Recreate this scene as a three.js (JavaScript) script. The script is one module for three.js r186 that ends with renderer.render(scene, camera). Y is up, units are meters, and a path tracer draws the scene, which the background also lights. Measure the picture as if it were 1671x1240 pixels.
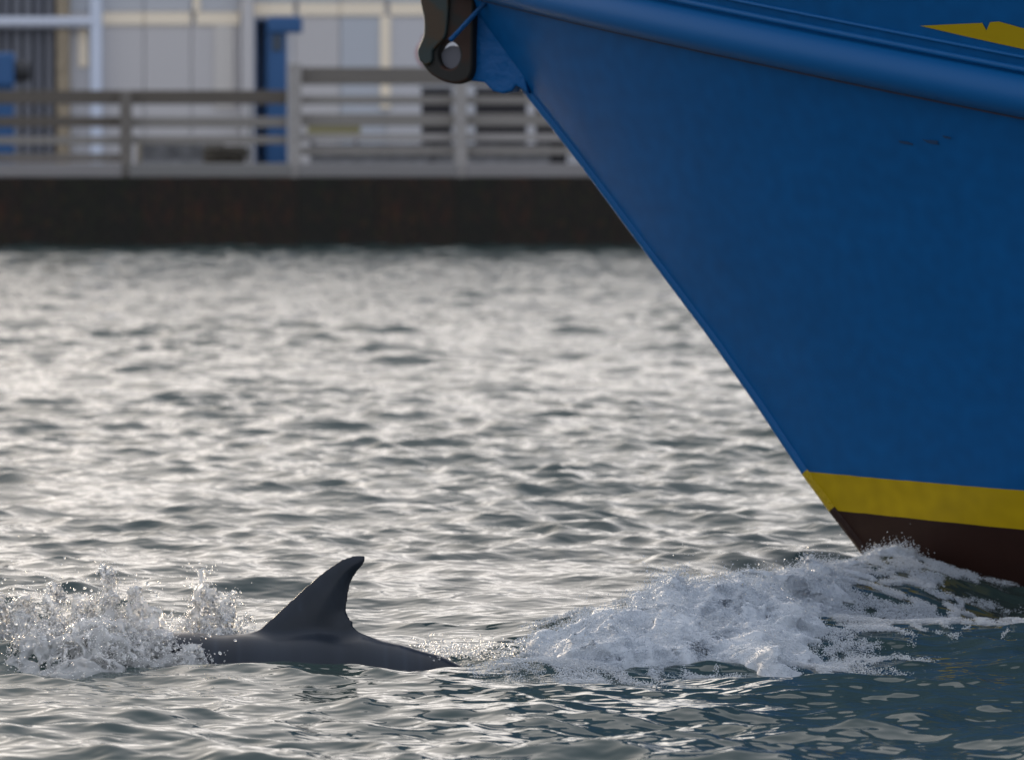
import * as THREE from 'three';
import { mergeGeometries, mergeVertices } from 'three/addons/utils/BufferGeometryUtils.js';
import { RoundedBoxGeometry } from 'three/addons/geometries/RoundedBoxGeometry.js';
import { ImprovedNoise } from 'three/addons/math/ImprovedNoise.js';

// ------------------------------------------------------------------ camera, sky, sun, exposure
const scene = new THREE.Scene();
const camera = new THREE.PerspectiveCamera(7.3, 1024 / 759, 0.5, 2000);
camera.position.set(0, 1.65, 0);
camera.rotation.x = -THREE.MathUtils.degToRad(2.492);       // eye height of someone in a small boat, long lens
camera.focus = 18.2;
camera.userData.fStop = 5.4;
const renderer = new THREE.WebGLRenderer();
renderer.toneMapping = THREE.LinearToneMapping;
renderer.toneMappingExposure = 1.55;
renderer.shadowMap.enabled = true;

const SUN = new THREE.Vector3(-0.5, 0.26, -0.86).normalize();  // low, behind the quay, veiled by thin cloud
const sun = new THREE.DirectionalLight(new THREE.Color(1.0, 0.79, 0.55), 2.1);
sun.position.copy(SUN).multiplyScalar(120);
sun.target.position.set(0, 0, -20); sun.position.add(sun.target.position);
sun.castShadow = true; sun.shadow.radius = 24;
sun.shadow.mapSize.set(2048, 2048);
Object.assign(sun.shadow.camera, { left: -40, right: 40, top: 40, bottom: -40, near: 1, far: 300 });
scene.add(sun, sun.target);

const perlin = new ImprovedNoise();
const n3 = (x, y, z) => perlin.noise(x, y, z);
const clamp = (x, a, b) => Math.min(b, Math.max(a, x));
const smooth = (a, b, x) => { const t = clamp((x - a) / (b - a), 0, 1); return t * t * (3 - 2 * t); };
let seed = 20240611;
const rnd = () => { seed = (seed * 1664525 + 1013904223) >>> 0; return seed / 4294967296; };
const gauss = () => Math.sqrt(-2 * Math.log(rnd() + 1e-9)) * Math.cos(6.283185 * rnd());

{ // evening sky: thin layered cloud, warmer and brighter around the veiled sun
  const w = 1024, h = 512, data = new Float32Array(w * h * 4), d = new THREE.Vector3();
  for (let j = 0; j < h; j++) for (let i = 0; i < w; i++) {
    const el = ((j + 0.5) / h - 0.5) * Math.PI, az = ((i + 0.5) / w - 0.5) * 2 * Math.PI;
    d.set(Math.cos(el) * Math.cos(az), Math.sin(el), Math.cos(el) * Math.sin(az));
    const y = Math.max(0, d.y), up = Math.pow(y, 0.55);
    const toSun = d.dot(SUN), halo = Math.pow(Math.max(0, 0.5 + 0.5 * toSun), 3.0), core = Math.exp((toSun - 1) * 9);
    const k = 1 / (y + 0.12), cx = d.x * k, cz = d.z * k;
    let c = 0, a = 0.55, f = 0.9;
    for (let o = 0; o < 5; o++) { c += a * n3(cx * f * 0.6 + 3.1, 7.7 + o, cz * f + 1.7); a *= 0.5; f *= 2.1; }
    const cl = 1 + 0.55 * clamp(c, -0.6, 0.7);
    const base = [0.70 - 0.29 * up, 0.73 - 0.27 * up, 0.79 - 0.23 * up];
    const warm = [0.61, 0.51, 0.39], glow = [0.66, 0.5, 0.33];
    const p = (j * w + i) * 4;
    for (let q = 0; q < 3; q++) data[p + q] = (base[q] + halo * warm[q] * (1 - 0.6 * up) + core * glow[q]) * cl;
    data[p + 3] = 1;
  }
  const t = new THREE.DataTexture(data, w, h, THREE.RGBAFormat, THREE.FloatType);
  t.mapping = THREE.EquirectangularReflectionMapping; t.magFilter = THREE.LinearFilter; t.minFilter = THREE.LinearFilter;
  t.needsUpdate = true;
  scene.background = t; scene.environment = t;
}

// ------------------------------------------------------------------ helpers
const rgb = (r, g, b) => new THREE.Color().setRGB(r, g, b);
const std = (c, rough, extra = {}) => new THREE.MeshPhysicalMaterial({ color: rgb(...c), roughness: rough, ...extra });
const taken = {};
const numbered = (n) => { const k = taken[n] = (taken[n] ?? -1) + 1; return k ? n + '_' + String(k).padStart(3, '0') : n; };
function mesh(name, geo, mat, parent) {
  const m = new THREE.Mesh(geo, mat); m.name = parent === scene ? numbered(name) : name;
  m.castShadow = m.receiveShadow = true; parent.add(m); return m;
}
function thing(name, label, category, pos = [0, 0, 0], turn = 0, group) {
  const g = new THREE.Group(); g.name = numbered(name); g.position.set(...pos); g.rotation.y = turn;
  g.userData = { label, category }; if (group) g.userData.group = group;
  scene.add(g); return g;
}
function stuff(name, geo, mat, label, category) {
  const m = mesh(name, geo, mat, scene); m.userData = { label, category, kind: 'stuff' }; return m;
}
// box between two corners, edges slightly eased
function box(x0, x1, y0, y1, z0, z1, r = 0.008) {
  const g = new RoundedBoxGeometry(x1 - x0, y1 - y0, z1 - z0, 1, Math.min(r, (x1 - x0) / 3, (y1 - y0) / 3, (z1 - z0) / 3));
  g.translate((x0 + x1) / 2, (y0 + y1) / 2, (z0 + z1) / 2); return g;
}
function noiseMap(size, fn, srgb = true) {
  const d = new Uint8Array(size * size * 4);
  for (let j = 0; j < size; j++) for (let i = 0; i < size; i++) {
    const v = fn(i / size, j / size), p = (j * size + i) * 4;
    for (let q = 0; q < 3; q++) d[p + q] = clamp(Math.round(255 * (Array.isArray(v) ? v[q] : v)), 0, 255);
    d[p + 3] = 255;
  }
  const t = new THREE.DataTexture(d, size, size); t.wrapS = t.wrapT = THREE.RepeatWrapping;
  t.magFilter = t.minFilter = THREE.LinearFilter; if (srgb) t.colorSpace = THREE.SRGBColorSpace;
  t.needsUpdate = true; return t;
}
const fbm = (x, y, z, oct = 4) => { let s = 0, a = 0.5; for (let o = 0; o < oct; o++) { s += a * n3(x, y, z); x *= 2.03; y *= 2.03; z *= 2.03; a *= 0.5; } return s; };
// naive surface nets over a box; f < 0 is inside
function surfaceNets(f, lo, hi, cell, keep) {
  const nx = Math.ceil((hi[0] - lo[0]) / cell) + 1, ny = Math.ceil((hi[1] - lo[1]) / cell) + 1, nz = Math.ceil((hi[2] - lo[2]) / cell) + 1;
  const v = new Float32Array(nx * ny * nz), id = (i, j, k) => (k * ny + j) * nx + i;
  for (let k = 0; k < nz; k++) for (let i = 0; i < nx; i++) for (let j = 0; j < ny; j++) v[id(i, j, k)] = f(lo[0] + i * cell, lo[1] + j * cell, lo[2] + k * cell, i, k);
  const at = new Int32Array(nx * ny * nz).fill(-1), pos = [], idx = [], c = new Float32Array(8);
  for (let k = 0; k < nz - 1; k++) for (let j = 0; j < ny - 1; j++) for (let i = 0; i < nx - 1; i++) {
    let m = 0;
    for (let q = 0; q < 8; q++) { c[q] = v[id(i + (q & 1), j + ((q >> 1) & 1), k + (q >> 2))]; if (c[q] < 0) m |= 1 << q; }
    if (m === 0 || m === 255) continue;
    let sx = 0, sy = 0, sz = 0, n = 0;
    for (let q = 0; q < 8; q++) for (let b = 1; b < 8; b <<= 1) {
      const r = q | b; if (r === q || (c[q] < 0) === (c[r] < 0)) continue;
      const t = c[q] / (c[q] - c[r]);
      sx += (q & 1) + (b === 1 ? t : 0); sy += ((q >> 1) & 1) + (b === 2 ? t : 0); sz += (q >> 2) + (b === 4 ? t : 0); n++;
    }
    const px = lo[0] + (i + sx / n) * cell, py = lo[1] + (j + sy / n) * cell, pz = lo[2] + (k + sz / n) * cell;
    if (keep && !keep(px, py, pz, i, k)) continue;
    at[id(i, j, k)] = pos.length / 3; pos.push(px, py, pz);
  }
  const quad = (a, b, cc, d, flip) => { if (a < 0 || b < 0 || cc < 0 || d < 0) return; flip ? idx.push(a, cc, b, a, d, cc) : idx.push(a, b, cc, a, cc, d); };
  for (let k = 1; k < nz - 1; k++) for (let j = 1; j < ny - 1; j++) for (let i = 1; i < nx - 1; i++) {
    const s = v[id(i, j, k)] < 0;
    if (s !== v[id(i + 1, j, k)] < 0) quad(at[id(i, j - 1, k - 1)], at[id(i, j, k - 1)], at[id(i, j, k)], at[id(i, j - 1, k)], !s);
    if (s !== v[id(i, j + 1, k)] < 0) quad(at[id(i - 1, j, k - 1)], at[id(i - 1, j, k)], at[id(i, j, k)], at[id(i, j, k - 1)], !s);
    if (s !== v[id(i, j, k + 1)] < 0) quad(at[id(i - 1, j - 1, k)], at[id(i, j - 1, k)], at[id(i, j, k)], at[id(i - 1, j, k)], !s);
  }
  const g = new THREE.BufferGeometry();
  g.setAttribute('position', new THREE.Float32BufferAttribute(pos, 3)); g.setIndex(idx); g.computeVertexNormals();
  return g;
}

// ------------------------------------------------------------------ water
const waves = [];
for (let i = 0; i < 150; i++) {
  const lam = 0.065 * Math.pow(1.9 / 0.065, (i + rnd()) / 150);
  const dir = Math.PI / 2 + 0.14 + gauss() * (lam > 0.7 ? 0.5 : 0.68);
  const slope = 0.034 * (lam > 1.1 ? 0.28 : lam > 0.6 ? 0.5 : lam > 0.4 ? 0.85 : 1.04) * (0.7 + 0.6 * rnd());
  const k = 2 * Math.PI / lam;
  waves.push({ lam, kx: k * Math.cos(dir), kz: k * Math.sin(dir), a: slope / k, ph: rnd() * 6.283, cx: Math.cos(dir), cz: Math.sin(dir) });
}
waves.sort((a, b) => b.lam - a.lam);
// crest of the wave thrown up by the bow: x, z, height
const CREST = [[1.42, -21.05, 0.08], [1.25, -20.75, 0.085], [1.04, -20.35, 0.07], [0.74, -19.65, 0.055], [0.5, -19.2, 0.062], [0.38, -18.85, 0.06], [0.25, -18.5, 0.04], [0.03, -18.1, 0.02]];
const crest = [];
for (let i = 0; i < CREST.length - 1; i++) for (let t = 0; t < 4; t++) crest.push([0, 1, 2].map((q) => CREST[i][q] + (CREST[i + 1][q] - CREST[i][q]) * t / 4));
// swell riding along the ship's side
const SIDE = [[1.5, -19.6, 0.02], [1.8, -19.2, 0.025], [2.2, -18.7, 0.03], [2.7, -18.1, 0.04], [3.2, -17.5, 0.05]];
function bowHeight(x, z) {
  if (x < -0.8 || x > 4.5 || z < -23 || z > -15.5) return 0;
  let s = 0; const dip = bump(x, z, 1.85, -20.2, 0.4, 0.55, 0.075);
  for (const [cx, cz, h] of crest) {
    const dx = (x - cx) / 0.26, dz = (z - cz) / (z > cz ? 0.75 : 0.4), e = h * Math.exp(-dx * dx - dz * dz);
    s += e ** 5;
  }
  for (const [cx, cz, h] of SIDE) { const dx = (x - cx) / 0.4, dz = (z - cz) / 0.7, e = h * Math.exp(-dx * dx - dz * dz); s += e ** 5; }
  return s ** 0.2 - dip;
}
const bump = (x, z, cx, cz, sx, sz, h) => { const a = (x - cx) / sx, b = (z - cz) / sz, e = a * a + b * b; return e > 9 ? 0 : h * Math.exp(-e); };
// water pushed about by the dolphin
function localHeight(x, z) {
  if (x < -2.6 || x > 0.8 || z < -19.6 || z > -16.4) return 0;
  return bump(x, z, -1.34, -17.98, 0.22, 0.2, 0.06) + bump(x, z, -0.78, -17.72, 0.3, 0.13, 0.03) + bump(x, z, -0.45, -17.75, 0.25, 0.1, 0.015)
    - bump(x, z, -0.24, -17.95, 0.2, 0.22, 0.045) + bump(x, z, -1.55, -18.15, 0.2, 0.25, 0.05);
}
const W = { y: 0, x: 0, z: 0 };
function wave(x, z, minLam) {
  let y = 0, ox = 0, oz = 0;
  const gust = 0.82 + 0.55 * n3(x * 0.55 + 4, 2.5, z * 0.3);
  for (const w of waves) {
    if (w.lam < minLam) break;
    const fade = clamp((w.lam / minLam - 1) * 1.6, 0, 1) * (w.lam < 0.5 ? gust : 1), p = w.kx * x + w.kz * z + w.ph, s = Math.sin(p), a = w.a * fade;
    y += a * s; const c = Math.cos(p) * a * 0.9; ox += c * w.cx; oz += c * w.cz;
  }
  W.y = y + bowHeight(x, z) + localHeight(x, z); W.x = x + ox; W.z = z + oz; return W;
}
const ripple = (() => { // fine wind ripples, 2 to 9 cm long, on a tile of 1.6 m
  const list = []; while (list.length < 46) { const a = Math.round(gauss() * 14), b = Math.round(26 + gauss() * 20), k = Math.hypot(a, b); if (k > 16 && k < 70) list.push([a, b, rnd() * 6.283, 1 / k]); }
  let top = 0; for (const w of list) top += w[3] * w[3]; top = 3 * Math.sqrt(top / 2);
  return noiseMap(1024, (u, v) => { let h = 0; for (const [a, b, p, c] of list) h += c * Math.sin(6.283185307 * (a * u + b * v) + p); return 0.5 + 0.5 * h / top; }, false);
})();
const waterMat = std([0.028, 0.048, 0.046], 0.05, { ior: 1.333, bumpMap: ripple, bumpScale: 0.003 });
{
  const angles = []; for (let a = 0; a < 0.15; a += 0.00072) angles.push(a);
  for (let a = 0.15, s = 0.001; a < Math.PI; a += s) { angles.push(a); s *= 1.16; }
  const cols = [...angles.slice(1).reverse().map((a) => -a), ...angles];
  const rows = []; for (let r = 0.6; r < 12.5; r *= 1.06) rows.push(r);
  for (let r = 12.5; r < 81; r *= 1.00105) rows.push(r);
  for (let r = 82; r < 1500; r *= 1.12) rows.push(r);
  const nc = cols.length, nr = rows.length, pos = new Float32Array(nc * nr * 3), idx = new Uint32Array((nc - 1) * (nr - 1) * 6);
  for (let j = 0; j < nr; j++) for (let i = 0; i < nc; i++) {
    const r = rows[j], a = cols[i], dr = j + 1 < nr ? rows[j + 1] - r : r * 0.1, da = i + 1 < nc ? cols[i + 1] - a : 0.3;
    const p = (j * nc + i) * 3, w = wave(r * Math.sin(a), -r * Math.cos(a), Math.max(0.065, 2.4 * Math.max(dr, da * r)));
    pos[p] = w.x; pos[p + 1] = w.y; pos[p + 2] = w.z;
  }
  let q = 0;
  for (let j = 0; j < nr - 1; j++) for (let i = 0; i < nc - 1; i++) { const a = j * nc + i; idx[q++] = a; idx[q++] = a + 1; idx[q++] = a + nc; idx[q++] = a + 1; idx[q++] = a + nc + 1; idx[q++] = a + nc; }
  const uv = new Float32Array(nc * nr * 2); for (let i = 0; i < nc * nr; i++) { uv[i * 2] = pos[i * 3] / 1.6; uv[i * 2 + 1] = pos[i * 3 + 2] / 1.6; }
  const g = new THREE.BufferGeometry(); g.setAttribute('position', new THREE.BufferAttribute(pos, 3)); g.setAttribute('uv', new THREE.BufferAttribute(uv, 2)); g.setIndex(new THREE.BufferAttribute(idx, 1)); g.computeVertexNormals();
  const m = mesh('water', g, waterMat, scene); m.userData = { kind: 'structure', label: 'choppy grey green harbour water between the quay and the bow', category: 'water' };
}

// ------------------------------------------------------------------ quay, sheet piling, fences
const grain = noiseMap(256, (u, v) => 0.93 + 0.3 * fbm(u * 4, v * 40, 1.3, 4));
const blotch = noiseMap(256, (u, v) => 0.92 + 0.4 * fbm(u * 6, v * 6, 9.1, 5));
const crust = noiseMap(512, (u, v) => { const r = smooth(0.02, 0.3, fbm(u * 9, v * 5, 2.7, 5)), w = smooth(0.0, 0.25, fbm(u * 11 + 5, v * 9, 6.2, 4)), b = 0.55 + 0.5 * fbm(u * 16, v * 16, 1.1, 4); return [b * (0.8 + 0.3 * r), b * (0.74 + 0.08 * r + 0.16 * w), b * (0.62 - 0.06 * w)]; });
crust.repeat.set(0.8, 0.8);
const wood = (c) => std(c, 0.85, { map: grain });
const quayMat = std([0.2, 0.195, 0.19], 0.9, { map: blotch });
{
  const g = mesh('quay', box(-60, 60, -3, 0.925, -220, -79.25, 0.02), quayMat, scene);
  g.userData = { kind: 'structure', label: 'flat concrete quay deck behind the timber fences', category: 'quay' };
}
{ // dark interlocking sheet piles under a timber kerb
  const t = thing('quay_wall', 'dark rusty sheet pile quay wall with weed and a timber kerb on top', 'wall', [0, 0, -79]);
  const tones = [[0.062, 0.048, 0.042], [0.078, 0.05, 0.04], [0.05, 0.048, 0.04], [0.085, 0.05, 0.038], [0.052, 0.052, 0.036]].map((c, i) => { const m = crust.clone(); m.offset.set(i * 0.37, i * 0.21); m.needsUpdate = true; return std(c, 0.85, { map: m }); });
  const shape = (flip) => {
    const s = new THREE.Shape(), d = flip ? -0.07 : 0.07;
    s.moveTo(-0.26, -0.16); s.lineTo(-0.26, 0); s.lineTo(-0.16, d); s.lineTo(0.16, d); s.lineTo(0.26, 0); s.lineTo(0.26, -0.16); s.closePath();
    const g = new THREE.ExtrudeGeometry(s, { depth: 2.9, bevelEnabled: false }); g.rotateX(-Math.PI / 2); g.translate(0, -2, 0); return g;
  };
  const gA = shape(false), gB = shape(true);
  for (let i = 0, x = -12; x < 12; x += 0.524, i++) { const m = mesh('sheet_pile', i % 2 ? gA : gB, tones[Math.floor(rnd() * tones.length)], t); m.position.set(x, 0, -0.02); }
  const kerb = [wood([0.27, 0.255, 0.25]), wood([0.3, 0.28, 0.275]), wood([0.24, 0.23, 0.22])];
  [[-12, -8.1], [-8.08, -5.17], [-5.08, -2.93], [-2.83, -0.73], [-0.62, 2.2], [2.22, 6], [6.02, 12]].forEach(([a, b], i) => mesh('kerb_beam', box(a, b, 0.9, 1.085, -0.28, 0.09, 0.02), kerb[i % 3], t));
}
{ // low fence, then the taller one past the thick post
  const dark = wood([0.14, 0.118, 0.098]), mid = wood([0.2, 0.177, 0.155]), pale = wood([0.4, 0.37, 0.35]), grey = wood([0.29, 0.265, 0.24]);
  const t = thing('timber_fence', 'low weathered timber fence with a dark top rail, below the slatted gate', 'fence', [0, 0, -79.1]);
  for (const x of [-11.8, -9.6, -7.38, -5.124]) mesh('post', box(x - 0.075, x + 0.075, 0.8, 2.03, -0.02, 0.13), mid, t);
  for (const [a, b] of [[-11.8, -9.6], [-9.6, -7.38], [-7.38, -5.124], [-5.124, -2.98]]) {
    const off = 0.004 * gauss();
    mesh('top_rail', box(a + 0.01, b - 0.01, 1.87, 2.055, -0.12, -0.03), dark, t);
    mesh('rail', box(a + 0.01, b - 0.01, 1.565 + off, 1.705 + off, -0.1, -0.03), b < -5 ? dark : grey, t);
    mesh('rail', box(a + 0.01, b - 0.01, 1.34 - off, 1.445 - off, -0.1, -0.03), grey, t);
    if (b < -5) mesh('rail', box(a + 0.01, b - 0.01, 1.1, 1.21, -0.1, -0.03), mid, t);
  }
  const u = thing('timber_fence', 'taller weathered timber fence with a broad top rail and pale posts', 'fence', [0, 0, -79.1]);
  for (const [x, h] of [[-2.88, 2.41], [-0.68, 2.22], [1.5, 2.36], [3.7, 2.36]]) mesh('post', box(x - 0.085, x + 0.085, 0.8, h, -0.02, 0.15), pale, u);
  for (const [a, b] of [[-2.88, -0.68], [-0.68, 1.5], [1.5, 3.7]]) {
    mesh('top_rail', box(a + 0.01, b - 0.01, 2.13, 2.36, -0.12, -0.03), mid, u);
    mesh('rail', box(a + 0.01, b - 0.01, 1.87, 1.98, -0.1, -0.03), grey, u);
    mesh('rail', box(a + 0.01, b - 0.01, 1.58, 1.74, -0.1, -0.03), grey, u);
    mesh('rail', box(a + 0.01, b - 0.01, 1.38, 1.48, -0.1, -0.03), pale, u);
    mesh('rail', box(a + 0.01, b - 0.01, 1.2, 1.3, -0.1, -0.03), grey, u);
  }
  const p = thing('steel_post', 'slim pale post behind the low fence, left of the blue machine', 'post', [-3.53, 0.925, -80.2]);
  mesh('shaft', new THREE.CylinderGeometry(0.035, 0.035, 1.0, 12).translate(0, 0.5, 0), std([0.35, 0.35, 0.36], 0.5), p);
  mesh('base_plate', box(-0.09, 0.09, 0, 0.02, -0.09, 0.09), std([0.2, 0.2, 0.2], 0.6), p);
}
// things standing on the quay behind the fences
const blue = std([0.018, 0.09, 0.24], 0.5), blackPlastic = std([0.022, 0.022, 0.024], 0.6);
{
  const t = thing('fuel_dispenser', 'blue quayside dispenser with an overhanging head and an added niche that makes its shaded side dark', 'dispenser', [-3.3, 0.925, -82]);
  mesh('body', box(-0.05, 0.2, 0.06, 2.0, -0.25, 0.2, 0.02), blue, t);
  // added deep niche beside the body, shaped to darken the shaded side
  mesh('shade_niche_side', box(-0.235, -0.215, 0.06, 2.1, -0.45, 0.17, 0.005), blue, t);
  mesh('shade_niche_back', box(-0.213, -0.053, 0.06, 2.1, -0.45, -0.43, 0.005), blue, t);
  mesh('shade_niche_top', box(-0.235, -0.053, 2.102, 2.125, -0.45, 0.17, 0.005), blue, t);
  mesh('shade_niche_inner_side', box(-0.078, -0.053, 0.06, 2.1, -0.428, 0.17, 0.005), blue, t);
  mesh('head', box(-0.05, 0.41, 1.93, 2.15, -0.28, 0.26, 0.03), blue, t);
  mesh('screen', box(0.0, 0.15, 1.68, 1.9, 0.19, 0.212, 0.005), std([0.01, 0.03, 0.06], 0.2), t);
  mesh('plinth', box(-0.26, 0.24, 0, 0.06, -0.3, 0.25, 0.01), quayMat, t);
}
{
  const t = thing('power_pedestal', 'blue box on a blue pedestal with a black socket, before the dark slatted gate', 'pedestal', [-7.1, 0.925, -82]);
  mesh('pedestal', box(-0.14, 0.24, 0.0, 1.25, -0.2, 0.15, 0.02), blue, t);
  mesh('cabinet', box(-0.2, 0.26, 1.2, 1.66, -0.24, 0.24, 0.04), blue, t);
  const s = mesh('socket_housing', new THREE.CylinderGeometry(0.15, 0.13, 0.19, 20).rotateZ(Math.PI / 2).translate(0.355, 1.4, 0), blackPlastic, t);
  mesh('socket_lid', new THREE.CylinderGeometry(0.11, 0.11, 0.02, 20).rotateZ(Math.PI / 2).translate(0.46, 1.4, 0), std([0.03, 0.035, 0.045], 0.5), s);
}
{
  const dk = std([0.02, 0.018, 0.022], 0.7), lt = std([0.2, 0.2, 0.21], 0.7);
  const crateAt = (x0, x1, h, z, label) => {
    const t = thing('storage_bin', label, 'bin', [(x0 + x1) / 2, 0.925, z]); const w = (x1 - x0) / 2;
    mesh('bin_body', box(-w, w, 0.08, h, -0.4, 0.2, 0.03), dk, t);
    mesh('lid', box(-w - 0.02, w + 0.02, h, h + 0.06, -0.42, 0.22, 0.02), lt, t);
    for (const s of [-1, 1]) mesh('foot', box(s * w * 0.8 - 0.05, s * w * 0.8 + 0.05, 0, 0.08, -0.38, 0.18), dk, t);
  };
  crateAt(-1.23, -0.82, 1.14, -81, 'narrow black storage bin behind the taller fence');
  crateAt(-0.5, 0.2, 1.14, -81.1, 'wide black storage bin with grey lid, behind the fence beside the bow');
  crateAt(0.32, 0.75, 0.9, -81.1, 'short black storage bin next to the wide bin');
  const b = thing('concrete_barrier', 'low grey concrete barrier lying behind the fences', 'barrier', [0, 0.925, -80.5]);
  const sh = new THREE.Shape(); [[-0.22, 0], [-0.2, 0.1], [-0.09, 0.2], [-0.08, 0.4], [0.08, 0.4], [0.09, 0.2], [0.2, 0.1], [0.22, 0]].forEach(([x, y], i) => i ? sh.lineTo(x, y) : sh.moveTo(x, y));
  for (const [a, l] of [[-5.0, 1.1], [-2.7, 1.6], [-1.05, 1.55]]) { const g = new THREE.ExtrudeGeometry(sh, { depth: l, bevelEnabled: true, bevelSize: 0.01, bevelThickness: 0.01, bevelSegments: 1 }); g.rotateY(Math.PI / 2); g.translate(a, 0, 0); mesh('barrier_block', g, std([0.2, 0.2, 0.205], 0.9, { map: blotch }), b); }
  const y = thing('hose_box', 'long yellow box set on a stand behind the taller fence', 'box', [-2.42, 0.925, -81]);
  mesh('case', box(-0.36, 0.36, 0.52, 0.69, -0.15, 0.15, 0.02), std([0.3, 0.27, 0.13], 0.6), y);
  for (const s of [-0.3, 0.3]) mesh('leg', box(s - 0.03, s + 0.03, 0, 0.52, -0.12, 0.12), lt, y);
  const r = thing('rope_coil', 'dark brown coil of rope behind the low fence', 'rope', [-3.86, 0.925, -80.1]);
  for (let i = 0; i < 5; i++) mesh('turn', new THREE.TorusGeometry(0.27 - 0.012 * (i % 3), 0.045, 8, 28).rotateX(Math.PI / 2).translate(0.01 * gauss(), 0.045 + 0.075 * i, 0.01 * gauss()), std([0.085, 0.075, 0.06], 0.9), r);
  const c = thing('fish_crate', 'pale tan crate on the quay behind the low fence post', 'crate', [-4.72, 0.925, -80.9]);
  for (let i = 0; i < 3; i++) mesh('slat', box(-0.35, 0.35, 0.03 + 0.14 * i, 0.15 + 0.14 * i, 0.16, 0.19), wood([0.42, 0.36, 0.26]), c);
  for (const s of [-0.35, 0.35]) mesh('end_panel', box(s - 0.02, s + 0.02, 0, 0.45, -0.2, 0.16), wood([0.36, 0.3, 0.22]), c);
  const f = thing('mooring_float', 'red mooring float hanging above the taller fence, half behind the bow fitting', 'float', [-1.14, 2.36, -79.4]);
  mesh('ball', new THREE.SphereGeometry(0.15, 20, 14).scale(0.85, 1.1, 0.85).translate(0, 0.18, 0), std([0.3, 0.02, 0.03], 0.5), f);
  mesh('eye', new THREE.TorusGeometry(0.04, 0.015, 6, 14).translate(0, 0.37, 0), std([0.3, 0.02, 0.03], 0.5), f);
}
// the white shed and its gate
{
  const t = thing('white_shed', 'long white panelled waterfront shed with cream bands of painted light and pale columns', 'shed', [0, 0.925, -86]);
  const pan = [[0.5, 0.505, 0.53], [0.54, 0.53, 0.545], [0.48, 0.5, 0.54], [0.55, 0.525, 0.52]].map((c) => std(c, 0.6));
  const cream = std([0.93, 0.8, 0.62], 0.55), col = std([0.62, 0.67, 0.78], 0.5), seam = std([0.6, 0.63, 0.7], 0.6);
  const edges = [-6.4, -6.09, -5.313, -4.632, -3.924, -3.145, -2.482, -1.83, -1.11, -0.45, 0.2, 0.86, 1.5, 2.16, 2.8, 3.46, 4.1, 4.8, 5.5, 6.2, 6.9, 7.6, 8.3, 9.0];
  mesh('frame_wall', box(-6.4, 9, 0, 4.3, -8, -0.14, 0.02), seam, t);
  for (let i = 0; i < edges.length - 1; i++) {
    const a = edges[i] + 0.006, b = edges[i + 1] - 0.006, lift = edges[i] < -3.95 ? 2.1 : 2.235, k = Math.floor(rnd() * 4);
    mesh('wall_panel', box(a, b, 0.03, lift, -0.13, -0.05), pan[k], t);
    mesh('painted_light_band', box(a + (i % 2 ? 0.06 : 0), b, lift + 0.005, lift + 0.19, -0.13, -0.02), i ? cream : pan[3], t);  // warm light along the facade, put into the band colour
    mesh('upper_panel', box(a, b, lift + 0.2, 4.25, -0.13, -0.05), pan[(k + 1) % 4], t);
  }
  for (const [a, b, m] of [[-6.077, -5.91, col], [-3.897, -3.72, pan[3]], [2.3, 2.47, col], [6.1, 6.27, col]]) mesh('column', box(a, b, 0, 4.3, -0.045, 0.18, 0.02), m, t);
  for (const [a, b, y0, y1] of [[-1.904, -1.754, 0.9, 2.23], [-4.6, -4.5, 2.3, 3.2], [-6.26, -6.12, 1.5, 2.1], [-4.3, -4.02, 0.9, 2.1]]) mesh('painted_light_strip', box(a, b, y0, y1, -0.045, -0.012), b > -4.1 && b < -4 ? std([0.62, 0.58, 0.54], 0.6) : cream, t);  // upright streaks of warm light, painted on as pale strips
  mesh('roof', box(-6.7, 9.2, 4.3, 4.42, -8.3, 0.5, 0.02), std([0.3, 0.31, 0.33], 0.6), t);
  const g = thing('slatted_gate', 'dark grey gate of upright slats with a tan end post and pale cross pipe', 'gate', [0, 0.925, -86]);
  const sl = [std([0.16, 0.165, 0.19], 0.7), std([0.13, 0.135, 0.16], 0.7)], dk = std([0.05, 0.052, 0.062], 0.8);
  mesh('backing', box(-12, -6.572, 0, 3.9, -0.12, -0.06), dk, g);
  for (let x = -12, i = 0; x < -6.62; x += 0.155, i++) mesh('slat', box(x, x + 0.1, 0.03, 3.85, -0.055, 0), sl[(i * 7 + (i >> 2)) % 2], g);
  mesh('end_post', box(-6.57, -6.385, 0, 4.0, -0.1, 0.1), std([0.36, 0.29, 0.2], 0.7, { map: grain }), g);
  mesh('cross_pipe', new THREE.CylinderGeometry(0.085, 0.085, 6.0, 16).rotateZ(Math.PI / 2).translate(-9.05, 2.14, 0.12), std([0.55, 0.58, 0.66], 0.5), g);
}

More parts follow.
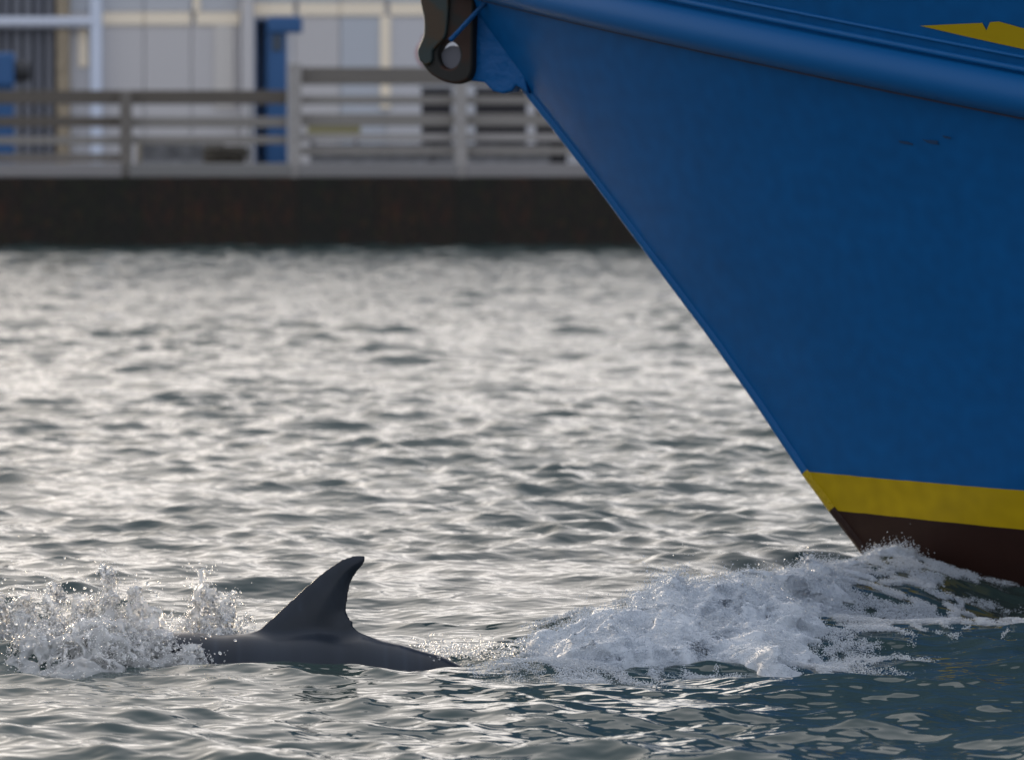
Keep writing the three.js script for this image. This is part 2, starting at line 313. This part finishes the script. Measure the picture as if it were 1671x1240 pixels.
// ------------------------------------------------------------------ ship
{
  const STEM = [[-0.9, 0.75], [-0.4, 0.3], [0, 0], [0.082, -0.059], [0.251, -0.202], [0.385, -0.31], [0.633, -0.491], [0.868, -0.672], [1.209, -0.953], [1.524, -1.211], [1.783, -1.435], [2.051, -1.647], [2.4, -1.9], [2.9, -2.2]];
  const stemAt = (y) => { let i = 0; while (i < STEM.length - 2 && STEM[i + 1][0] < y) i++; const [a, p] = STEM[i], [b, q] = STEM[i + 1]; return p + (q - p) * clamp((y - a) / (b - a), 0, 1); };
  const LEN = 9;
  const half = (s, y) => {
    const q = Math.max(0, s - stemAt(y)), k = clamp(y / 2.2, -0.4, 1.3), m = Math.tan((27 + 16 * k) * Math.PI / 180), B = 1.25 + 0.6 * k;
    return B * (1 - Math.exp(-q * m / B));
  };
  const sheer = (s) => s < 1.2 ? 1.9 - 0.176 * (s - 0.04) : 1.696 - 0.28 * (1 - Math.exp(-(s - 1.2) * 0.62));   // height of the rubbing rail
  const topAt = (s) => sheer(s) + 0.62;
  const ship = thing('fishing_boat', 'blue hulled boat with yellow boot stripe and dark red bottom, bow pushing a wave', 'boat', [1.3329, 0, -21.3806], -25 * Math.PI / 180);
  // a strip of plating between two heights given as functions of s, both sides
  const strip = (lo, hi, nv, side, out = 0, s0 = null, s1 = LEN, ns = 180) => {
    const pos = [], uv = [], idx = [];
    for (let j = 0; j <= nv; j++) for (let i = 0; i <= ns; i++) {
      const t = i / ns; let s = 0, y = 0;
      for (let it = 0; it < 6; it++) { const a = s0 === null ? stemAt(y) : s0; s = a + (s1 - a) * t * t * (s0 === null ? 1 : 0) + (s0 === null ? 0 : (s1 - a) * t); y = lo(s) + (hi(s) - lo(s)) * j / nv; }
      pos.push(s, y, side * (half(s, y) + out)); uv.push((s + 2.6) / 12, (y + 1) / 12);
    }
    for (let j = 0; j < nv; j++) for (let i = 0; i < ns; i++) { const a = j * (ns + 1) + i, b = a + ns + 1; side > 0 ? idx.push(a, a + 1, b, a + 1, b + 1, b) : idx.push(a, b, a + 1, a + 1, b, b + 1); }
    const g = new THREE.BufferGeometry(); g.setAttribute('position', new THREE.Float32BufferAttribute(pos, 3)); g.setAttribute('uv', new THREE.Float32BufferAttribute(uv, 2)); g.setIndex(idx); g.computeVertexNormals(); return g;
  };
  const both = (lo, hi, nv) => mergeGeometries([strip(lo, hi, nv, 1), strip(lo, hi, nv, -1)]);
  const paintMap = noiseMap(1024, (u, v) => 0.93 + 0.05 * fbm(u * 42, v * 42, 3.3, 4) + 0.06 * n3(u * 230, v * 230, 1));
  const dents = noiseMap(512, (u, v) => 0.5 + 0.5 * fbm(u * 18, v * 18, 8.2, 3), false);
  const skin = (c, r) => std(c, r, { map: paintMap, bumpMap: dents, bumpScale: 0.012, specularIntensity: 0.45 });
  const hullBlue = skin([0.001, 0.104, 0.33], 0.48), yellow = skin([0.5, 0.345, 0.006], 0.42), red = skin([0.03, 0.012, 0.009], 0.5);
  const railBlue = std([0.001, 0.09, 0.275], 0.5, { specularIntensity: 0.5 });
  const s0 = () => -0.9, s1 = (s) => 0.247 - 0.024 * (s + 0.2) + 0.003 * fbm(s * 9, 1.5, 0, 3), s2 = (s) => 0.384 - 0.017 * (s + 0.3) + 0.003 * fbm(s * 8, 4.5, 0, 3);
  mesh('bottom', both(s0, s1, 14), red, ship);
  mesh('boot_stripe', both(s1, s2, 4), yellow, ship);
  mesh('topside', both(s2, sheer, 34), hullBlue, ship);
  mesh('bulwark', both(sheer, topAt, 12), hullBlue, ship);
  // deck and transom close the hull
  {
    const pos = [], idx = [];
    for (let i = 0; i <= 40; i++) { const s = -1.7 + (LEN + 1.7) * i / 40, y = sheer(s) - 0.05; for (const d of [1, -1]) pos.push(s, y, d * half(s, y)); }
    for (let i = 0; i < 40; i++) { const a = i * 2; idx.push(a, a + 2, a + 1, a + 1, a + 2, a + 3); }
    const g = new THREE.BufferGeometry(); g.setAttribute('position', new THREE.Float32BufferAttribute(pos, 3)); g.setIndex(idx); g.computeVertexNormals();
    mesh('deck', g, std([0.16, 0.17, 0.17], 0.8), ship);
    const sh = new THREE.Shape(); const ys = []; for (let i = 0; i <= 14; i++) ys.push(-0.9 + (topAt(LEN) + 0.9) * i / 14);
    ys.forEach((y, i) => i ? sh.lineTo(half(LEN, y), y) : sh.moveTo(half(LEN, y), y)); [...ys].reverse().forEach((y) => sh.lineTo(-half(LEN, y), y)); sh.closePath();
    mesh('transom', new THREE.ExtrudeGeometry(sh, { depth: 0.02, bevelEnabled: false }).rotateY(Math.PI / 2).translate(LEN - 0.01, 0, 0), hullBlue, ship);
  }
  const along = (fy, from, to, side, out, n = 90) => { const p = []; for (let i = 0; i <= n; i++) { const s = from + (to - from) * (i / n) ** 1.5, y = fy(s); p.push(new THREE.Vector3(s, y, side * (half(s, y) + out))); } return new THREE.CatmullRomCurve3(p); };
  const startAt = (fy) => { let s = -2.6; while (s < stemAt(fy(s)) + 0.03) s += 0.01; return s; };
  for (const side of [1, -1]) {
    mesh('rubbing_rail', new THREE.TubeGeometry(along(sheer, startAt(sheer), LEN, side, 0.0), 160, 0.078, 18), railBlue, ship);
    for (const [up, r] of [[0.086, 0.012], [0.128, 0.007]]) { const fy = (s) => sheer(s) + up; mesh('weld_seam', new THREE.TubeGeometry(along(fy, startAt(fy), LEN, side, 0.002), 140, r, 8), railBlue, ship); }
    const cap = (s) => topAt(s); mesh('cap_rail', new THREE.TubeGeometry(along(cap, startAt(cap), LEN, side, 0), 120, 0.05, 12), railBlue, ship);
  }
  // rust showing along the weld under the rail
  const under = (s) => sheer(s) - 0.082;
  mesh('rusty_weld', new THREE.TubeGeometry(along(under, startAt(under) + 0.1, 2.4, 1, -0.001), 120, 0.006, 8), std([0.06, 0.06, 0.11], 0.9, { map: paintMap }), ship);
  // stem bar
  for (const [a, b, m] of [[-0.8, 0.2515, red], [0.2515, 0.384, yellow], [0.384, 2.55, railBlue]]) {
    const p = []; for (let i = 0; i <= 30; i++) { const y = a + (b - a) * i / 30; p.push(new THREE.Vector3(stemAt(y) + 0.016, y, 0)); }
    mesh('stem_bar', new THREE.TubeGeometry(new THREE.CatmullRomCurve3(p), 60, 0.022, 14), m, ship);
  }
  // painted yellow flash on the bulwark, laid 3 mm proud of the plating
  {
    const O = [[0.595, 1.969], [0.75, 1.9735], [0.845, 1.976], [0.857, 1.951], [0.876, 1.978], [0.912, 1.98], [1.0, 1.957], [1.35, 1.885], [2.2, 1.755], [2.2, 1.62], [1.35, 1.815], [0.99, 1.888], [0.8, 1.926]];
    for (const side of [1, -1]) {
      const sh = new THREE.Shape(); O.forEach(([s, y], i) => i ? sh.lineTo(s, y) : sh.moveTo(s, y)); sh.closePath();
      let g = new THREE.ShapeGeometry(sh); g = subdivide(g.toNonIndexed(), 4);
      const p = g.attributes.position; for (let i = 0; i < p.count; i++) p.setZ(i, side * (half(p.getX(i), p.getY(i)) + 0.004));
      g.computeVertexNormals(); mesh('painted_flash', mergeVertices(g), yellow, ship);
    }
  }
  // scuffs in the paint
  for (const [s, y, w, h] of [[0.45, 1.575, 0.085, 0.014], [0.56, 1.578, 0.09, 0.02], [0.625, 1.594, 0.05, 0.012]]) {
    const sh = new THREE.Shape(); for (let i = 0; i < 18; i++) { const a = i / 18 * 6.283, r = 0.7 + 0.45 * n3(Math.cos(a) * 2 + s * 40, Math.sin(a) * 2, 3); const x = s + w * 0.5 * r * Math.cos(a), yy = y + h * 0.5 * r * Math.sin(a) - 0.15 * (x - s); i ? sh.lineTo(x, yy) : sh.moveTo(x, yy); }
    const g = new THREE.ShapeGeometry(sh), p = g.attributes.position; for (let i = 0; i < p.count; i++) p.setZ(i, half(p.getX(i), p.getY(i)) + 0.004);
    g.computeVertexNormals(); mesh('scuff_mark', g, std([0.004, 0.04, 0.12], 0.7), ship);
  }
  // bow plate and the worn steel fitting in front of it
  const poly = (pts, hole) => { const s = new THREE.Shape(new THREE.CatmullRomCurve3(pts.map(([x, y]) => new THREE.Vector3(x, y, 0)), true, 'catmullrom', 0.35).getPoints(90).map((v) => new THREE.Vector2(v.x, v.y))); if (hole) s.holes.push(new THREE.Path().absellipse(...hole, 0, Math.PI * 2, true)); return s; };
  const plate = new THREE.Shape([[-1.635, 2.3], [-1.63, 1.96], [-1.625, 1.806], [-1.56, 1.799], [-1.525, 1.767], [-1.49, 1.758], [-1.455, 1.766], [-1.435, 1.79], [-1.39, 1.76], [-1.75, 2.3]].slice(0, 9).concat([[-1.5, 2.3]]).map(([x, y]) => new THREE.Vector2(x, y)));
  mesh('bow_plate', new THREE.ExtrudeGeometry(plate, { depth: 0.05, bevelEnabled: true, bevelSize: 0.008, bevelThickness: 0.008, bevelSegments: 2 }).translate(0, 0, -0.01), hullBlue, ship);
  const worn = noiseMap(256, (u, v) => { const n = fbm(u * 5, v * 5, 2.2, 5), k = smooth(-0.05, 0.18, n); return [0.62 + 0.3 * k, 0.7 - 0.05 * k, 0.7 - 0.25 * k]; });
  const iron = std([0.055, 0.07, 0.07], 0.55, { map: worn, metalness: 0.2 }), shadedBrown = std([0.032, 0.022, 0.018], 0.75, { map: worn });  // darker brown includes the shade inside the fitting; the iron face is lit
  const out = [[-1.815, 2.4], [-1.807, 2.232], [-1.792, 2.096], [-1.777, 2.028], [-1.779, 1.965], [-1.805, 1.911], [-1.797, 1.874], [-1.762, 1.833], [-1.711, 1.804], [-1.661, 1.795], [-1.621, 1.808], [-1.604, 1.842], [-1.601, 1.959], [-1.596, 2.095], [-1.591, 2.4]];
  const fit = mesh('bow_fitting', new THREE.ExtrudeGeometry(poly(out, [-1.687, 1.892, 0.054, 0.06]), { depth: 0.03, bevelEnabled: true, bevelSize: 0.01, bevelThickness: 0.012, bevelSegments: 3, curveSegments: 20 }).translate(0, 0, 0.045), shadedBrown, ship);
  fit.userData.label = 'worn dark metal fitting with a round eye at the bow';
  const front = [[-1.815, 2.4], [-1.807, 2.232], [-1.792, 2.096], [-1.777, 2.028], [-1.779, 1.965], [-1.803, 1.911], [-1.798, 1.878], [-1.775, 1.862], [-1.758, 1.875], [-1.755, 1.91], [-1.72, 1.945], [-1.7, 1.975], [-1.69, 2.1], [-1.69, 2.4]];
  mesh('cheek_plate', new THREE.ExtrudeGeometry(poly(front), { depth: 0.008, bevelEnabled: true, bevelSize: 0.008, bevelThickness: 0.008, bevelSegments: 3 }).translate(0, 0, 0.085), iron, fit);
  mesh('pin', new THREE.CylinderGeometry(0.05, 0.05, 0.1, 28).rotateX(Math.PI / 2).translate(-1.684, 1.877, 0.01), std([0.1, 0.1, 0.12], 0.6), fit);
  mesh('brace_bar', new THREE.CylinderGeometry(0.009, 0.009, 0.3, 10).rotateZ(-Math.PI / 4 - 0.02).translate(-1.55, 2.05, 0.135), hullBlue, ship);
  mesh('bracket', new THREE.CylinderGeometry(0.03, 0.03, 0.3, 14).rotateX(Math.PI / 2).translate(-1.66, 2.25, 0), shadedBrown, ship);
  function subdivide(g, times) {
    for (let t = 0; t < times; t++) {
      const p = g.attributes.position, o = [];
      const v = (i) => new THREE.Vector3().fromBufferAttribute(p, i);
      for (let i = 0; i < p.count; i += 3) { const a = v(i), b = v(i + 1), c = v(i + 2), ab = a.clone().lerp(b, 0.5), bc = b.clone().lerp(c, 0.5), ca = c.clone().lerp(a, 0.5); for (const q of [a, ab, ca, ab, b, bc, ca, bc, c, ab, bc, ca]) o.push(q.x, q.y, q.z); }
      g = new THREE.BufferGeometry(); g.setAttribute('position', new THREE.Float32BufferAttribute(o, 3));
    }
    return g;
  }
}

// ------------------------------------------------------------------ dolphin: the whole animal, most of it under water
{
  const t = thing('dolphin', 'dark grey dolphin surfacing, swept dorsal fin and wet back above the water', 'dolphin', [0, 0, -18.1], 0.06);
  const sp = [[-1.86, -0.12, 0.028], [-1.74, -0.10, 0.042], [-1.66, -0.05, 0.095], [-1.5, 0.01, 0.15], [-1.25, 0.075, 0.195], [-1.0, 0.09, 0.215], [-0.8, 0.085, 0.22], [-0.6, 0.09, 0.215], [-0.46, 0.075, 0.2], [-0.36, 0.05, 0.175], [-0.26, 0.02, 0.155], [-0.16, -0.028, 0.13], [0.05, -0.13, 0.09], [0.28, -0.17, 0.055], [0.42, -0.2, 0.035]];
  const fin = new THREE.CatmullRomCurve3([[-0.83, 0.03], [-0.795, 0.08], [-0.735, 0.136], [-0.66, 0.205], [-0.586, 0.27], [-0.521, 0.315], [-0.474, 0.329], [-0.447, 0.327], [-0.453, 0.304], [-0.476, 0.276], [-0.494, 0.24], [-0.503, 0.19], [-0.505, 0.158], [-0.494, 0.134], [-0.484, 0.126], [-0.486, 0.116], [-0.468, 0.095], [-0.42, 0.03], [-0.6, -0.03]].map(([x, y]) => new THREE.Vector3(x, y, 0)), true, 'catmullrom', 0.4).getPoints(120);
  const finDist = (x, y) => { // positive inside
    let d = 1e9, inside = false;
    for (let i = 0, j = fin.length - 1; i < fin.length; j = i++) {
      const a = fin[j], b = fin[i], ex = b.x - a.x, ey = b.y - a.y, l = ex * ex + ey * ey; if (l < 1e-12) continue;
      const k = clamp(((x - a.x) * ex + (y - a.y) * ey) / l, 0, 1), qx = x - a.x - ex * k, qy = y - a.y - ey * k; d = Math.min(d, qx * qx + qy * qy);
      if ((a.y > y) !== (b.y > y) && x < ex * (y - a.y) / ey + a.x) inside = !inside;
    }
    return (inside ? 1 : -1) * Math.sqrt(d);
  };
  // half thickness of the fin, eased so that no ridge runs down its middle
  const FX = -0.95, FY = -0.05, FC = 0.004, fnx = 164, fny = 100, dist = new Float32Array(fnx * fny), thick = new Float32Array(fnx * fny);
  for (let j = 0; j < fny; j++) for (let i = 0; i < fnx; i++) { const q = dist[j * fnx + i] = finDist(FX + i * FC, FY + j * FC); thick[j * fnx + i] = q > 0 ? 0.031 * (1 - Math.exp(-Math.pow(q / 0.034, 0.8))) : 0; }
  const sharp = thick.slice();
  for (let it = 0; it < 14; it++) { const o = thick.slice(); for (let j = 1; j < fny - 1; j++) for (let i = 1; i < fnx - 1; i++) { const a = j * fnx + i; thick[a] = Math.min(sharp[a], (o[a] * 4 + o[a - 1] + o[a + 1] + o[a - fnx] + o[a + fnx]) / 8); } }
  const grid = (A, x, y) => { const u = clamp((x - FX) / FC, 0, fnx - 2), v = clamp((y - FY) / FC, 0, fny - 2), i = Math.floor(u), j = Math.floor(v), a = u - i, b = v - j, k = j * fnx + i; return (A[k] * (1 - a) + A[k + 1] * a) * (1 - b) + (A[k + fnx] * (1 - a) + A[k + fnx + 1] * a) * b; };
  const smin = (a, b, k) => { const h = clamp(0.5 + 0.5 * (b - a) / k, 0, 1); return b + (a - b) * h - k * h * (1 - h); };
  const cap = (x, y, z, a, b) => {
    const ay = a[1] - a[2], by = b[1] - b[2], ex = b[0] - a[0], ey = by - ay, k = clamp(((x - a[0]) * ex + (y - ay) * ey) / (ex * ex + ey * ey), 0, 1);
    const dx = x - a[0] - ex * k, dy = y - ay - ey * k; return Math.sqrt(dx * dx + dy * dy + z * z) - (a[2] + (b[2] - a[2]) * k);
  };
  const f = (x, y, z) => {
    let d = 1e9;
    for (let i = 0; i < sp.length - 1; i++) { if (x < sp[i][0] - 0.4 || x > sp[i + 1][0] + 0.4) continue; d = smin(d, cap(x, y, z * 1.3, sp[i], sp[i + 1]), 0.03); }
    if (x > -0.95 && x < -0.3 && y > -0.05 && Math.abs(z) < 0.09) {
      const q = grid(dist, x, y);
      const h = q > 0 ? grid(thick, x, y) + 0.0008 : 0, e = q > 0 ? Math.abs(z) - h : Math.hypot(q, z);
      d = smin(d, e, 0.035 * smooth(0.16, 0.06, y) + 0.002);
    }
    if (x > 0.25) { const r = 0.03 - 0.05 * Math.abs(x - 0.47), fl = Math.max(Math.abs(y + 0.235) - Math.max(0.008, 0.03 - 0.06 * Math.abs(z)), Math.abs(x - 0.45 - 0.35 * Math.abs(z)) - 0.11 + 0.3 * Math.abs(z), Math.abs(z) - 0.32); d = smin(d, fl, 0.03); void r; }
    if (x < -0.9 && x > -1.6 && y < -0.1) { const w = Math.abs(z) - 0.16; const fl = Math.max(Math.abs(y + 0.24 + 0.5 * w) - 0.018, Math.abs(x + 1.36 - 0.5 * w) - 0.08 + 0.2 * w, Math.abs(w - 0.1) - 0.14); d = smin(d, fl, 0.03); }
    return d;
  };
  const g = mergeGeometries([surfaceNets(f, [-1.95, -0.56, -0.36], [0.72, -0.06, 0.36], 0.014), surfaceNets(f, [-1.72, -0.0741, -0.24], [0.0, 0.34, 0.24], 0.0052)]);
  const hide = noiseMap(256, (u, v) => 0.82 + 0.3 * fbm(u * 20, v * 20, 4.4, 5) + 0.1 * smooth(0.3, 0.5, n3(u * 120, v * 40, 7)));
  const nicks = noiseMap(512, (u, v) => 0.6 + 0.25 * fbm(u * 24, v * 24, 2.2, 4) - 0.35 * smooth(0.42, 0.6, n3(u * 180 + v * 60, v * 24 - u * 10, 5)), false);
  const p = g.attributes.position, uv = []; for (let i = 0; i < p.count; i++) uv.push((p.getX(i) + 2) / 3, (p.getY(i) + p.getZ(i) + 1.2) / 3); g.setAttribute('uv', new THREE.Float32BufferAttribute(uv, 2));
  mesh('body', g, std([0.024, 0.032, 0.046], 0.28, { map: hide, ior: 1.36, specularIntensity: 0.8, bumpMap: nicks, bumpScale: 0.002 }), t);
}

// ------------------------------------------------------------------ foam of the bow wave
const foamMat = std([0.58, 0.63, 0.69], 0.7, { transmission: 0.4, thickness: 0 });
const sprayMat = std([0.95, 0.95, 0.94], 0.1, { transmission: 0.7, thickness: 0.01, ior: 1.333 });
const dropGeo = new THREE.IcosahedronGeometry(1, 1);
function drops(name, list, label, mat = sprayMat) {
  const m = new THREE.InstancedMesh(dropGeo, mat, list.length), M = new THREE.Matrix4(), q = new THREE.Quaternion(), e = new THREE.Euler(), s = new THREE.Vector3(), v = new THREE.Vector3();
  list.forEach(([x, y, z, r], i) => { e.set(rnd() * 3, rnd() * 3, rnd() * 3); q.setFromEuler(e); s.set(r * (0.7 + 0.5 * rnd()), r * (0.8 + 0.9 * rnd()), r); m.setMatrixAt(i, M.compose(v.set(x, y, z), q, s)); });
  m.name = numbered(name); m.castShadow = m.receiveShadow = true; m.userData = { label, category: 'spray', kind: 'stuff' }; scene.add(m);
}
{
  const lo = [-0.25, -0.1, -21.75], hi = [1.95, 0.36, -17.2], cell = 0.0105;
  // how much foam there is at a place on the water, seen from above
  const inPoly = (P, x, z) => { let d = 1e9, ins = false; for (let i = 0, j = P.length - 1; i < P.length; j = i++) { const [ax, az] = P[j], [bx, bz] = P[i], ex = bx - ax, ez = bz - az, k = clamp(((x - ax) * ex + (z - az) * ez) / (ex * ex + ez * ez), 0, 1); d = Math.min(d, Math.hypot(x - ax - ex * k, z - az - ez * k)); if ((az > z) !== (bz > z) && x < ex * (z - az) / ez + ax) ins = !ins; } return ins ? d : -d; };
  const dense = [[-0.05, -18.15], [0.18, -17.5], [0.42, -17.75], [0.6, -17.85], [0.84, -17.6], [0.97, -18.2], [1.02, -18.9], [1.12, -19.6], [1.3, -20.3], [1.45, -20.9], [1.4, -21.3], [1.2, -21.0], [0.98, -20.6], [0.68, -19.95], [0.42, -19.4], [0.27, -18.9], [0.1, -18.55]];
  const thin = [[0.92, -18.5], [1.1, -18.6], [1.35, -18.6], [1.7, -18.35], [2.0, -18.4], [2.0, -20.0], [1.5, -21.1], [1.25, -20.8], [1.0, -19.8]];
  const nx = Math.ceil((hi[0] - lo[0]) / cell) + 1, nz = Math.ceil((hi[2] - lo[2]) / cell) + 1, Hw = new Float32Array(nx * nz), T = new Float32Array(nx * nz), thinAt = new Float32Array(nx * nz);
  for (let k = 0; k < nz; k++) for (let i = 0; i < nx; i++) {
    const x = lo[0] + i * cell, z = lo[2] + k * cell, e = fbm(x * 7, 3.3, z * 3.5, 3) * 0.3;
    const far = inPoly(dense, x, z), fringe = 0.6 * smooth(-0.3, 0.02, far + e), a = smooth(-0.05, 0.22, far + e * 0.55), b = smooth(0, 0.3, inPoly(thin, x, z) + e * 0.5);
    T[k * nx + i] = a * (1 - 0.36 * smooth(0.85, 1.2, x)) * (0.88 + 0.5 * n3(x * 4.5, 6.1, z * 2.6)) + bump(x, z, 1.4, -21.0, 0.12, 0.25, 0.3); thinAt[k * nx + i] = Math.max(b * smooth(1.94, 1.7, x - 0.05 * n3(z * 5, 2, 1)) * (1 - 0.3 * smooth(-19.2, -18.5, z)), fringe); Hw[k * nx + i] = wave(x, z, 0.25).y;
  }
  const f = (x, y, z, i, k) => {
    const t = T[k * nx + i], h = y - Hw[k * nx + i]; if (h > 0.2 || h < -0.09) return h;
    let s = 0, a = 0.07, q = 6.5; for (let o = 0; o < 4; o++) { s += a * (0.55 - 1.35 * Math.abs(n3(x * q, y * q * 1.2 + o * 9.1, z * q * 0.8))); a *= 0.56; q *= 2.05; }
    return h - (t * 0.074 - 0.05) - (0.35 + 0.65 * t) * s * 1.15;
  };
  const g = surfaceNets(f, lo, hi, cell, (x, y, z, i, k) => y > Hw[k * nx + i] - 0.04);
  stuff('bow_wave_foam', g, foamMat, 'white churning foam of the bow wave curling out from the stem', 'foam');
  const p = g.attributes.position, nn = g.attributes.normal, list = [], grains = [], above = (x, y, z) => y - Hw[clamp(Math.round((z - lo[2]) / cell), 0, nz - 1) * nx + clamp(Math.round((x - lo[0]) / cell), 0, nx - 1)];
  for (let n = 0; n < 1100; n++) {
    const i = Math.floor(rnd() * p.count), x = p.getX(i), y = p.getY(i), z = p.getZ(i);
    if (above(x, y, z) < 0.012 || (y < 0.03 && rnd() < 0.6)) continue;
    const hgt = -Math.log(rnd() + 1e-6) * (y > 0.09 ? 0.03 : 0.012);
    list.push([x + gauss() * 0.02, y + Math.min(0.14, hgt), z + gauss() * 0.03, 0.0014 + 0.003 * rnd() ** 3]);
  }
  for (let n = 0; n < 330000; n++) { // froth: bubbles and flung drops clinging to the tumbling water
    const i = Math.floor(rnd() * p.count), x = p.getX(i), y = p.getY(i), z = p.getZ(i); if (above(x, y, z) < 0.002) continue; const cl = n3(x * 9, y * 9, z * 6), d = -Math.log(rnd() + 1e-6) * 0.007 * (0.3 + 2.2 * Math.max(0, 0.3 + cl)); if (rnd() > 0.75 + 0.9 * cl) continue;
    grains.push([x + nn.getX(i) * d + gauss() * 0.006, y + Math.abs(nn.getY(i)) * d + gauss() * 0.004, z + nn.getZ(i) * d + gauss() * 0.006, 0.0009 + 0.0013 * rnd() ** 2]);
  }
  for (let n = 0; n < 1900000; n++) { // thin lacy froth on the water by the hull
    const i = Math.floor(rnd() * nx), k = Math.floor(rnd() * nz), b = Math.max(thinAt[k * nx + i], smooth(0.12, 0.4, T[k * nx + i])); if (b < 0.02) continue;
    const x = lo[0] + (i + rnd()) * cell, z = lo[2] + (k + rnd()) * cell;
    const lace = 0.82 - Math.abs(n3(x * 6 + n3(x * 3, 5, z * 2), 1.1, z * 2.4)) * 2.6 + 1.3 * n3(x * 2.2, 8.8, z * 0.9) + 0.8 * n3(x * 22, 3.1, z * 12);
    if (rnd() > b * smooth(0.3, 0.85, lace)) continue;
    grains.push([x, Hw[k * nx + i] + 0.004 + 0.012 * rnd() ** 2, z, 0.0008 + 0.0011 * rnd() ** 2]);
  }
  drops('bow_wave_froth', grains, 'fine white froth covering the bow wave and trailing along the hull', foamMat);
  drops('bow_wave_spray', list, 'fine droplets thrown up along the crest of the bow wave');
}
// ------------------------------------------------------------------ splash round the dolphin's head
{
  const spikes = [[-1.236, -18.2, 0.30, 0.045], [-1.155, -18.18, 0.245, 0.05], [-1.10, -18.15, 0.17, 0.05], [-1.32, -18.25, 0.2, 0.06], [-1.4, -18.2, 0.25, 0.045], [-1.5, -18.25, 0.21, 0.06], [-1.6, -18.3, 0.22, 0.06], [-0.962, -18.32, 0.285, 0.03], [-0.94, -18.3, 0.22, 0.04], [-0.885, -18.3, 0.2, 0.04], [-0.83, -18.3, 0.12, 0.03], [-1.0, -18.28, 0.12, 0.05], [-1.25, -17.95, 0.15, 0.17], [-1.42, -17.98, 0.13, 0.12], [-1.08, -17.98, 0.11, 0.09], [-0.97, -17.9, 0.07, 0.06], [-0.92, -18.26, 0.1, 0.12], [-1.7, -18.2, 0.16, 0.1]];
  for (const k of spikes) k[2] *= 0.92;
  const lo = [-1.85, -0.06, -18.6], hi = [-0.72, 0.34, -17.65];
  const env = (x, y, z) => { let d = 1e9; for (const [cx, cz, h, w] of spikes) { const ww = w * (1.25 - 0.75 * y / h), q = Math.hypot(x - cx, (z - cz) * 0.8) - ww; d = Math.min(d, Math.max(q, y - h)); } return d; };
  const f = (x, y, z) => {
    let e = env(x, y, z); if (e > 0.06) return e;
    const wx = x + 0.03 * n3(x * 14, y * 14, z * 14 + 5), wy = y + 0.03 * n3(x * 14 + 9, y * 14, z * 14);
    e += 0.05 * fbm(wx * 18, wy * 18, z * 18, 3);
    const sheet = Math.abs(n3(wx * 17, wy * 13, z * 17)) - 0.125, sheet2 = Math.abs(n3(wx * 36 + 4, wy * 30, z * 36)) - 0.085, core = y - 0.015 - 0.05 * n3(x * 12, 2, z * 12);
    return Math.max(e, Math.min(Math.min(sheet, sheet2) * 0.05, core));
  };
  const g = surfaceNets(f, lo, hi, 0.0055);
  stuff('head_splash', g, sprayMat, 'glassy sheets of water splashing up over the dolphin head', 'splash');
  const list = [];
  for (let n = 0; n < 2600; n++) {
    const s = spikes[Math.floor(rnd() * spikes.length)], a = rnd(), r = s[3] * (0.6 + Math.abs(gauss()) * 0.8);
    const ang = rnd() * 6.283; list.push([s[0] + Math.cos(ang) * r, s[2] * (0.15 + 0.95 * a) + gauss() * 0.012, s[1] + Math.sin(ang) * r * 1.3, 0.0014 + 0.0032 * rnd() ** 3 + (rnd() < 0.02 ? 0.003 : 0)]);
  }
  for (let n = 0; n < 900; n++) list.push([-1.42 + gauss() * 0.2, Math.abs(gauss()) * 0.11, -18.2 + gauss() * 0.25, 0.0014 + 0.002 * rnd()]);
  const fz = [], gp = g.attributes.position;
  for (let n = 0; n < 36000; n++) { const i = Math.floor(rnd() * gp.count), x = gp.getX(i), y = gp.getY(i), z = gp.getZ(i), c = n3(x * 11, y * 11, z * 11 + 3); if (rnd() > 0.55 + 1.3 * c) continue; fz.push([x + gauss() * 0.008, y + gauss() * 0.008, z + gauss() * 0.008, 0.0009 + 0.0014 * rnd() ** 2]); }
  drops('head_splash_froth', fz, 'fine pale froth mixed into the splash over the dolphin head', std([0.85, 0.84, 0.82], 0.7, { transmission: 0.35, thickness: 0 }));
  drops('head_splash_spray', list, 'scattered droplets round the dolphin head splash');
  const tail = []; // water turning over behind the dolphin's back
  for (let n = 0; n < 700; n++) { const x = -0.32 + 0.42 * rnd(); tail.push([x, 0.01 + Math.abs(gauss()) * 0.022, -18.2 + gauss() * 0.08, 0.0015 + 0.004 * rnd() ** 2]); }
  drops('tail_spray', tail, 'droplets behind the sloping back of the dolphin');
}

renderer.render(scene, camera);
